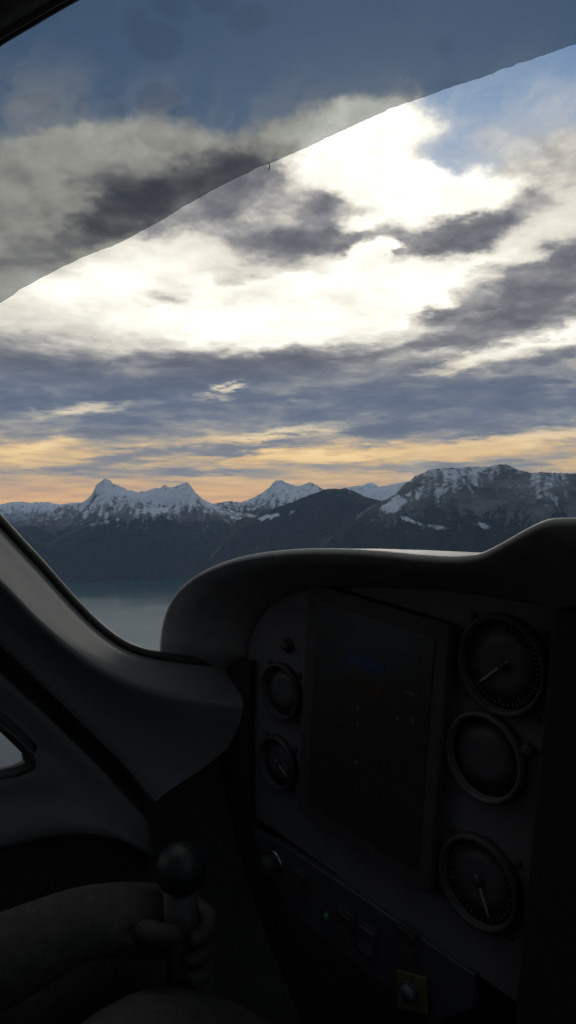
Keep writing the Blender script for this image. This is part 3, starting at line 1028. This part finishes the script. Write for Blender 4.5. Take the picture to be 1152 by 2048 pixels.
# ------------------------------------------------------------------ instruments
def disc_rows(f0, c, prof, n=48):
    """surface of revolution about the nose axis: prof lists (radius, distance towards the pilot)"""
    rows = []
    for r, h in prof:
        rows.append([W(f0 - h, c[0] + r * math.cos(2 * math.pi * k / n), c[1] + r * math.sin(2 * math.pi * k / n)) for k in range(n)])
    return rows


def turned(name, f0, c, prof, m, parent, n=48):
    bm = loft(disc_rows(f0, c, prof, n), closed=True)
    bm.verts.ensure_lookup_table()
    bm.faces.new(bm.verts[:n][::-1]) if prof[0][0] > .0003 else None
    bm.faces.new(bm.verts[-n:]) if prof[-1][0] > .0003 else None
    return link(name, bm, m, parent)


def ticks(f, c, r0, r1, n, skip, wid, bm):
    for k in range(n):
        a = math.radians(90 - 360 * k / n)
        if skip and skip[0] < k / n < skip[1]:
            continue
        rr = r0 if k % 5 == 0 else r0 + (r1 - r0) * .45
        ca, sa = math.cos(a), math.sin(a)
        q = [(rr * ca - wid * sa, rr * sa + wid * ca), (rr * ca + wid * sa, rr * sa - wid * ca), (r1 * ca + wid * sa, r1 * sa - wid * ca), (r1 * ca - wid * sa, r1 * sa + wid * ca)]
        fr = [bm.verts.new(W(f, c[0] - x, c[1] + y)) for x, y in q]
        bk = [bm.verts.new(W(f + .0006, c[0] - x, c[1] + y)) for x, y in q]
        bm.faces.new(fr)
        for i in range(4):
            bm.faces.new((fr[i], bk[i], bk[(i + 1) % 4], fr[(i + 1) % 4]))


def needle(f, c, ang, ln, tail, wid):
    bm = bmesh.new()
    a = math.radians(ang)
    d, n = (math.cos(a), math.sin(a)), (-math.sin(a), math.cos(a))
    q = [(-tail, wid * .6), (ln * .75, wid * .8), (ln, 0), (ln * .75, -wid * .8), (-tail, -wid * .6)]
    P = [(x * d[0] + y * n[0], x * d[1] + y * n[1]) for x, y in q]
    fr = [bm.verts.new(W(f, c[0] - x, c[1] + y)) for x, y in P]
    bk = [bm.verts.new(W(f + .001, c[0] - x, c[1] + y)) for x, y in P]
    bm.faces.new(fr)
    bm.faces.new(bk[::-1])
    for i in range(5):
        bm.faces.new((fr[i], bk[i], bk[(i + 1) % 5], fr[(i + 1) % 5]))
    return bm


def gauge(px, py, R, label, ang=None, tick=40, face=None, screws=True, rim=None):
    c = lu(px, py, FP)
    g = thing('round_gauge', label, 'gauge', W(FP, *c), 'round gauges in the instrument plate')
    turned('bezel', FP, c, [(R, .0), (R, .005), (R * .97, .0075), (R * .90, .0080), (R * .86, .0055), (R * .855, .0012)], rim or M_BLACK, g)
    turned('dial', FP, c, [(R * .86, .0014), (R * .4, .0016), (.0002, .0016)], face or M_FACE, g)
    if tick:
        bm = bmesh.new()
        ticks(FP - .0024, c, R * .66, R * .80, tick, None, R * .010, bm)
        link('dial_marking', bm, M_MARK, g, smooth=False)
    if ang is not None:
        link('needle', needle(FP - .0042, c, ang, R * .68, R * .16, R * .028), M_NEEDLE, g, smooth=False)
        turned('needle_hub', FP, c, [(R * .09, .0016), (R * .09, .0050), (R * .06, .0056), (.0002, .0057)], M_BLACK, g, 20)
    if screws:
        for sx in (-1, 1):
            for sy in (-1, 1):
                q = (c[0] + sx * R * .80, c[1] + sy * R * .80)
                turned('screw', FP, q, [(.0034, 0), (.0034, .0012), (.0026, .0018), (.0002, .0019)], M_BLACK, g, 16)
    return g


gauge(1009, 1329, .0405, 'large round gauge at the top right of the plate with its needle pointing down left', ang=225, tick=50)
gauge(974, 1512, .0370, 'blank faced round instrument below the largest gauge', ang=None, tick=0, face=mat('grey_blanking_plate', (.050, .050, .056), .65), screws=False, rim=mat('worn_grey_rim', (.055, .055, .060), .65))
gauge(962, 1762, .0390, 'round gauge low on the right of the plate with its needle pointing down right', ang=-62, tick=36)
gauge(567, 1381, .0300, 'upper small round gauge left of the flight display', ang=None, tick=24)
gauge(560, 1524, .0290, 'lower small round gauge left of the flight display with a pale pointer', ang=-28, tick=24)


def small(px, py, R, h, name, label, cat, m, f=FP, dome=.5):
    c = lu(px, py, f)
    t = thing(name, label, cat, W(f, *c))
    return t, c


def knob(px, py, R, h, label, f=FP, ring=True, m=None, pointer=None):
    c = lu(px, py, f)
    t = thing('panel_knob', label, 'knob', W(f, *c), 'knobs on the instrument panel')
    if ring:
        turned('collar', f, c, [(R * 1.45, 0), (R * 1.45, .002), (R * 1.3, .003), (R * 1.0, .003)], M_METAL if ring == 'metal' else M_BLACK, t, 28)
    turned('cap', f, c, [(R, .001), (R, h * .7), (R * .9, h * .93), (R * .7, h), (.0002, h)], m or M_BLACK, t, 28)
    return t


knob(549, 1724, .0095, .016, 'round knob in a steel collar at the left end of the switch plate', f=FP - .006, ring='metal')
knob(1060, 1498, .0048, .006, 'tiny black knob beside the blank instrument', ring=False)
knob(577, 1290, .0055, .008, 'small black knob above the upper small gauge')
led = thing('indicator_light', 'small green indicator light on the switch plate', 'light', W(FP - .006, *lu(656, 1830, FP - .006)))
turned('bezel', FP - .006, lu(656, 1830, FP - .006), [(.0052, 0), (.0052, .002), (.0042, .003), (.0036, .0022)], M_BLACK, led, 24)
turned('lens', FP - .006, lu(656, 1830, FP - .006), [(.0036, .001), (.0034, .0030), (.0020, .0044), (.0002, .0048)], mat('green_lens', (.01, .06, .03), .3, emit=((.1, .9, .45), .006)), led, 20)


def rocker(px, py, m, label):
    f = FP - .006
    c = lu(px, py, f)
    t = thing('rocker_switch', label, 'switch', W(f, *c), 'rocker switches on the switch plate')
    w, h = .0085, .0125
    bm = bmesh.new()
    rows = []
    for s, d in ((1.25, 0), (1.25, .002), (1.08, .0026), (1.02, .0012)):
        rows.append([W(f - d, c[0] + sx * w * s, c[1] + sy * h * s) for sx, sy in ((-1, -1), (1, -1), (1, 1), (-1, 1))])
    link('switch_frame', loft(rows, closed=True), M_BLACK, t, smooth=False)
    bm = bmesh.new()
    prof = [(-1, .001), (-1, .0035), (0, .0030), (1, .0062), (1, .001)]
    rows = [[W(f - d, c[0] + sx * w, c[1] + y * h) for y, d in prof] for sx in (-1, 1)]
    bm = loft(rows)
    bm.verts.ensure_lookup_table()
    bm.faces.new(bm.verts[:5])
    bm.faces.new(bm.verts[5:][::-1])
    link('rocker', bm, m, t, smooth=False)
    return t


rocker(605, 1768, M_BLACK, 'black rocker switch between the steel collared knob and the green light')
rocker(694, 1852, M_BLACK, 'black rocker switch just right of the green light')
rocker(737, 1880, mat('blue_grey_rocker', (.06, .065, .09), .4), 'blue grey rocker switch in the middle of the switch plate')
rocker(817, 1885, M_BLACK, 'black rocker switch above the yellow placard')

# yellow placard with a round lock
pf = FP - .012
pp = [lu(x, y, pf) for x, y in ((792, 1940), (850, 1957), (853, 2030), (793, 2015))]
pt = thing('ignition_placard', 'yellow square placard round a dark key lock under the switches', 'placard', W(pf, *lu(822, 1985, pf)))
plate('plate', pp, pf, .003, M_YELLOW, pt, bevel=.0006)
turned('lock_ring', pf, lu(819, 1982, pf), [(.0098, 0), (.0098, .003), (.0085, .0038), (.0072, .003)], M_BLACK, pt, 28)
turned('lock_barrel', pf, lu(819, 1982, pf), [(.0072, .001), (.0070, .0042), (.0002, .0044)], mat('grey_lock_barrel', (.10, .11, .14), .45), pt, 24)

# flight display
fd = thing('flight_display', 'tall dark flight display with a dim blue and brown horizon picture', 'display', W(FP, *lu(750, 1450, FP)))
bz = [lu(x, y, FP) for x, y in ((624, 1207), (700, 1211), (912, 1284), (903, 1450), (884, 1690), (735, 1665), (596, 1612), (606, 1430))]
L0, L1 = lu(622, 1400, FP)[0], lu(907, 1400, FP)[0]
u1, u0 = -.168, lu(597, 1606, FP)[1]


def rrect(l0, l1, u0, u1, r, n=6):
    P = []
    for cx, cy, a0 in ((l1 + r, u1 - r, 90), (l0 - r, u1 - r, 0), (l0 - r, u0 + r, -90), (l1 + r, u0 + r, -180)):
        for k in range(n + 1):
            a = math.radians(a0 - 90 * k / n + 90) if False else math.radians(a0 + 90 - 90 * k / n)
            P.append((cx + r * math.cos(a), cy + r * math.sin(a)))
    return P


def box_plate(name, l0, l1, u0, u1, f, th, m, parent, r=.004, bevel=.001):
    return plate(name, rrect(l0, l1, u0, u1, r), f, th, m, parent, bevel)


box_plate('bezel', L0, L1, u0, u1, FP - .012, .012, M_BLACK, fd, r=.006, bevel=.002)
M_SCREEN = mat('dark_display_glass', (.016, .016, .016), 0.30, var=0.1, emit=((.5, .5, .55), .0012))
scr = box_plate('screen', L0 - .016, L1 + .014, u0 + .016, u1 - .014, FP - .0128, .002, M_SCREEN, fd, r=.003, bevel=None)


def scr_box(name, x0, y0, x1, y1, color, e, d=.0002):
    a, b = lu(x0, y0, FP - .013), lu(x1, y1, FP - .013)
    return box_plate(name, a[0], b[0], min(a[1], b[1]), max(a[1], b[1]), FP - .0134 - d, .0004, mat(name + '_glow', tuple(c * .02 for c in color), .3, emit=(color, e)), scr, r=.0006, bevel=None)


scr_box('sky_half', 690, 1299, 768, 1352, (.10, .32, .85), .0048)
scr_box('ground_half', 690, 1348, 764, 1398, (.55, .42, .18), .0018)
for nm, x, y, w_, h_ in (('readout', 717, 1416, 2, 6), ('readout', 717, 1447, 2, 6), ('readout', 712, 1524, 3, 5), ('readout', 826, 1356, 4, 2), ('readout', 820, 1386, 9, 2), ('readout', 796, 1436, 2, 6), ('readout', 826, 1440, 2, 7)):
    scr_box(nm, x - w_, y - h_, x + w_, y + h_, (.7, .8, .7), .0045, .0004)

# ------------------------------------------------------------------ control stick, pilot, seat
BALL = ray(362, 1738) * 0.638
bf, bl, bu = flu(BALL)
stick = thing('control_stick', 'black control stick with a polished round top gripped by the pilot', 'control stick', W(bf + .03, bl, -.79))
rows = []
for k in range(13):
    th = math.pi * k / 12
    rows.append([BALL + AU * (.0225 * math.cos(th) * .92) + (AF * math.cos(2 * math.pi * q / 32) + AL * math.sin(2 * math.pi * q / 32)) * max(.0003, .0215 * math.sin(th)) for q in range(32)])
link('ball_grip', loft(rows, closed=True), M_BALL, stick)
link('shaft', tube([W(bf + .03 * t, bl, bu - .018 - (bu + .79 - .018) * 0 - (.41) * t) for t in np.linspace(0, 1, 14)], [.0145] * 5 + [.012] * 9), M_BLACK, stick)
link('boot', tube([W(bf + .03, bl, -.79 + .06 * t) for t in np.linspace(0, 1, 8)], [.060, .052, .050, .042, .038, .030, .024, .013]), M_SEAL, stick)


def skinned(name, chains, m, levels=2):
    """one continuous surface grown round joints: chains list ((point, radius), ...), sharing named joints"""
    me = bpy.data.meshes.new(name)
    pts, rad, edges, ids = [], [], [], {}
    for ch in chains:
        last = None
        for key, p, r in ch:
            if key is not None and key in ids:
                i = ids[key]
            else:
                i = len(pts)
                pts.append(p)
                rad.append(r)
                if key is not None:
                    ids[key] = i
            if last is not None and last != i:
                edges.append((last, i))
            last = i
    me.from_pydata([tuple(p) for p in pts], edges, [])
    ob = bpy.data.objects.new(name, me)
    COL.objects.link(ob)
    md = ob.modifiers.new('skin', 'SKIN')
    md.use_smooth_shade = True
    for i, v in enumerate(me.skin_vertices[0].data):
        r = rad[i]
        v.radius = r if isinstance(r, tuple) else (r, r)
    me.skin_vertices[0].data[0].use_root = True
    sd = ob.modifiers.new('sub', 'SUBSURF')
    sd.levels = sd.render_levels = levels
    dg = bpy.context.evaluated_depsgraph_get()
    me2 = bpy.data.meshes.new_from_object(ob.evaluated_get(dg))
    ob.modifiers.clear()
    ob.data = me2
    me2.name = name
    me2.materials.clear()
    me2.materials.append(m)
    me2.polygons.foreach_set('use_smooth', [True] * len(me2.polygons))
    return ob


M_CLOTH = mat('charcoal_wool', (.032, .031, .030), 0.92, var=0.25, scale=90, bump=0.6, bscale=1500)
M_SKIN = mat('skin', (.024, .019, .017), 0.75, var=0.1, scale=60)
M_HAIR = mat('brown_hair', (.03, .02, .014), 0.7, var=0.3, scale=300)

PL = bl - .02                                    # the pilot sits astride the stick
hand = W(bf - .004, bl + .030, bu - .062)        # left fist just under the ball
K = lambda f, l, u: W(f, PL + l, u)
knee_r = ray(312, 2078) * 0.60
kf, kl, ku = flu(knee_r)
body = [
    [('pel', K(-.17, 0, -.60), (.155, .105)), ('waist', K(-.20, 0, -.46), (.145, .10)), ('chest', K(-.20, 0, -.28), (.160, .110)), ('neckb', K(-.19, 0, -.12), (.085, .07)), ('neck', K(-.175, 0, -.06), .055),
     ('jaw', K(-.155, 0, .005), (.062, .070)), ('skull', K(-.165, 0, .085), (.072, .088)), ('crown', K(-.17, 0, .145), (.045, .055))],
    [('chest', 0, 0), ('shl', K(-.19, .19, -.17), .062), (None, K(-.10, .215, -.36), .052), ('ell', K(.00, .205, -.545), .048), (None, K(.12, .155, -.505), .047), (None, K(.215, .095, -.455), .038), ('wrl', K(.275, .070, -.430), (.026, .030)), ('palm', hand, (.026, .034))],
    [('chest', 0, 0), ('shr', K(-.19, -.19, -.17), .062), (None, K(-.16, -.215, -.32), .052), ('elr', K(-.10, -.20, -.46), .045), (None, K(.06, -.14, -.50), .040), ('wrr', K(.14, -.105, -.505), (.026, .030)), ('palmr', K(.20, -.09, -.505), (.040, .024))],
    [('pel', 0, 0), ('hipl', K(-.13, .10, -.62), .088), (None, K(.10, .15, -.585), .078), ('knl', K(.32, .18, -.56), .058), (None, K(.45, .16, -.66), .055), (None, K(.58, .13, -.76), .042), (None, K(.66, .13, -.765), .034)],
    [('pel', 0, 0), ('hipr', K(-.13, -.10, -.62), .088), (None, W((kf - .13) * .5, (PL - .10 + kl) * .5, (ku - .62) * .5 - .01), .076), ('knr', knee_r, .054), (None, W(kf + .10, kl - .01, ku - .10), .055), (None, W(kf + .22, kl - .02, -.76), .042), (None, W(kf + .30, kl - .02, -.765), .034)],
]
# left hand: four fingers round the front of the shaft, thumb round the back
AXS = W(bf + .003, bl, 0)


def on_shaft(ang, du, r):
    a = math.radians(ang)
    return W(bf + .003 + r * math.cos(a), bl + r * math.sin(a), bu - .050 - du)


for i, (du, ln) in enumerate(((0.0, 1.0), (.0175, 1.06), (.035, 1.0), (.051, .86))):
    ch = [('palm', 0, 0), (None, on_shaft(62, du, .033), .0098)]
    for ang in (24, -24, -24 - 46 * ln, -24 - 88 * ln):
        ch.append((None, on_shaft(ang, du, .0235), .0088 if ang > -40 else .0076))
    body.append(ch)
body.append([('palm', 0, 0), (None, on_shaft(150, .004, .034), .0115), (None, on_shaft(196, -.004, .0255), .0098), (None, on_shaft(240, -.008, .0235), .0085)])
for i, (dl, ln) in enumerate(((.026, .068), (.009, .076), (-.009, .070), (-.026, .055))):
    body.append([('palmr', 0, 0), (None, K(.235, -.09 + dl, -.507), .0098), (None, K(.235 + ln * .55, -.09 + dl * 1.1, -.515), .0086), (None, K(.235 + ln, -.09 + dl * 1.1, -.530), .0074)])
body.append([('palmr', 0, 0), (None, K(.205, -.045, -.512), .0115), (None, K(.235, -.025, -.520), .0095), (None, K(.258, -.020, -.528), .0082)])
person = skinned('person', body, M_CLOTH)
person['label'] = 'person in dark charcoal clothes in the left seat with a fist round the control stick'
person['category'] = 'person'
person.data.materials.append(M_SKIN)
hc = [hand, K(.20, -.09, -.505), K(-.16, 0, .07)]
for p in person.data.polygons:
    c = p.center
    q = flu(c)
    if (c - hand).length < .062 and (q[0] > .285 or (c - hand).length < .045) or (q[0] > .15 and abs(q[1] - (PL - .09)) < .06 and q[2] > -.56 and q[0] < .33 and q[1] < PL - .02 and (c - hc[1]).length < .10 and (c - knee_r).length > .09) or (c - hc[2]).length < .13:
        p.material_index = 1
# face and hair
HD = K(-.16, 0, .06)
rows = []
for k in range(9):
    th = math.pi * .56 * k / 8
    rows.append([K(-.178, 0, .082) + AU * (.108 * math.cos(th)) + (AF * (-1) * math.cos(2 * math.pi * q / 28) * (1.0 if math.cos(2 * math.pi * q / 28) > 0 else .80) + AL * math.sin(2 * math.pi * q / 28) * .80) * max(.001, .108 * math.sin(th)) for q in range(28)])
link('hair', loft(rows, closed=True), M_HAIR, person)
for sgn in (-1, 1):
    rows = [[K(-.082, sgn * .030, .078) + AF * (.010 * math.cos(math.pi * k / 8)) + (AL * math.cos(2 * math.pi * q / 14) + AU * math.sin(2 * math.pi * q / 14) * .6) * max(.0003, .012 * math.sin(math.pi * k / 8)) for q in range(14)] for k in range(9)]
    link('eye', loft(rows, closed=True), mat('eye', (.4, .4, .4), .2), person)
    rows = [[K(-.160, sgn * .078, .060) + AL * (sgn * .008 * math.cos(math.pi * k / 8)) + (AF * math.cos(2 * math.pi * q / 14) * .6 + AU * math.sin(2 * math.pi * q / 14)) * max(.0003, .028 * math.sin(math.pi * k / 8)) for q in range(14)] for k in range(9)]
    link('ear', loft(rows, closed=True), M_SKIN, person)
link('nose', tube([K(-.080, 0, .080), K(-.066, 0, .058), K(-.058, 0, .040), K(-.075, 0, .034)], [.006, .010, .013, .006]), M_SKIN, person)
link('mouth', tube([K(-.078, -.022, .008), K(-.071, 0, .006), K(-.078, .022, .008)], [.002, .005, .002]), mat('lips', (.22, .10, .09), .5), person)

seat = thing('pilot_seat', 'black upholstered seat under the person at left', 'seat', K(-.1, 0, -.80))


def cushion(name, a, b, m):
    bm = bmesh.new()
    n = 10
    vs = {}
    bmesh.ops.create_cube(bm, size=1)
    bmesh.ops.subdivide_edges(bm, edges=bm.edges[:], cuts=5, use_grid_fill=True)
    for v in bm.verts:
        t = [(v.co[i] + .5) for i in range(3)]
        q = [a[i] + (b[i] - a[i]) * t[i] for i in range(3)]
        e = 1 - .06 * (2 * t[2] - 1) ** 4
        cx = [(a[i] + b[i]) / 2 for i in range(3)]
        q = [cx[i] + (q[i] - cx[i]) * (1 - .05 * sum((2 * t[j] - 1) ** 6 for j in range(3) if j != i)) for i in range(3)]
        v.co = K(*q)
    return link(name, bm, m, seat)


M_SEATC = mat('black_leather', (.012, .012, .012), 0.6, var=0.2, bump=0.4)
cushion('seat_cushion', (-.30, -.22, -.79), (.16, .22, -.665), M_SEATC)
cushion('backrest', (-.42, -.22, -.70), (-.295, .22, -.05), M_SEATC)
cushion('headrest', (-.42, -.12, -.04), (-.31, .12, .13), M_SEATC)

# ------------------------------------------------------------------ the air between here and the mountains
def haze():
    bm = bmesh.new()
    bmesh.ops.create_cube(bm, size=1)
    for v in bm.verts:
        v.co = Vector((v.co.x * 78000, v.co.y * 78000, (LAKE_Z - 10) if v.co.z < 0 else 1600))
    m = bpy.data.materials.new('haze_air')
    m.use_nodes = True
    w = NT(m.node_tree)
    v = w.t.nodes.new('ShaderNodeVolumePrincipled')
    v.inputs['Color'].default_value = (.42, .65, 1.0, 1)
    v.inputs['Density'].default_value = 1.55e-5
    v.inputs['Anisotropy'].default_value = 0.2
    out = w.t.nodes.new('ShaderNodeOutputMaterial')
    w.t.links.new(v.outputs[0], out.inputs['Volume'])
    ob = link('haze', bm, m, smooth=False)
    ob['kind'] = 'stuff'


haze()
#MARK
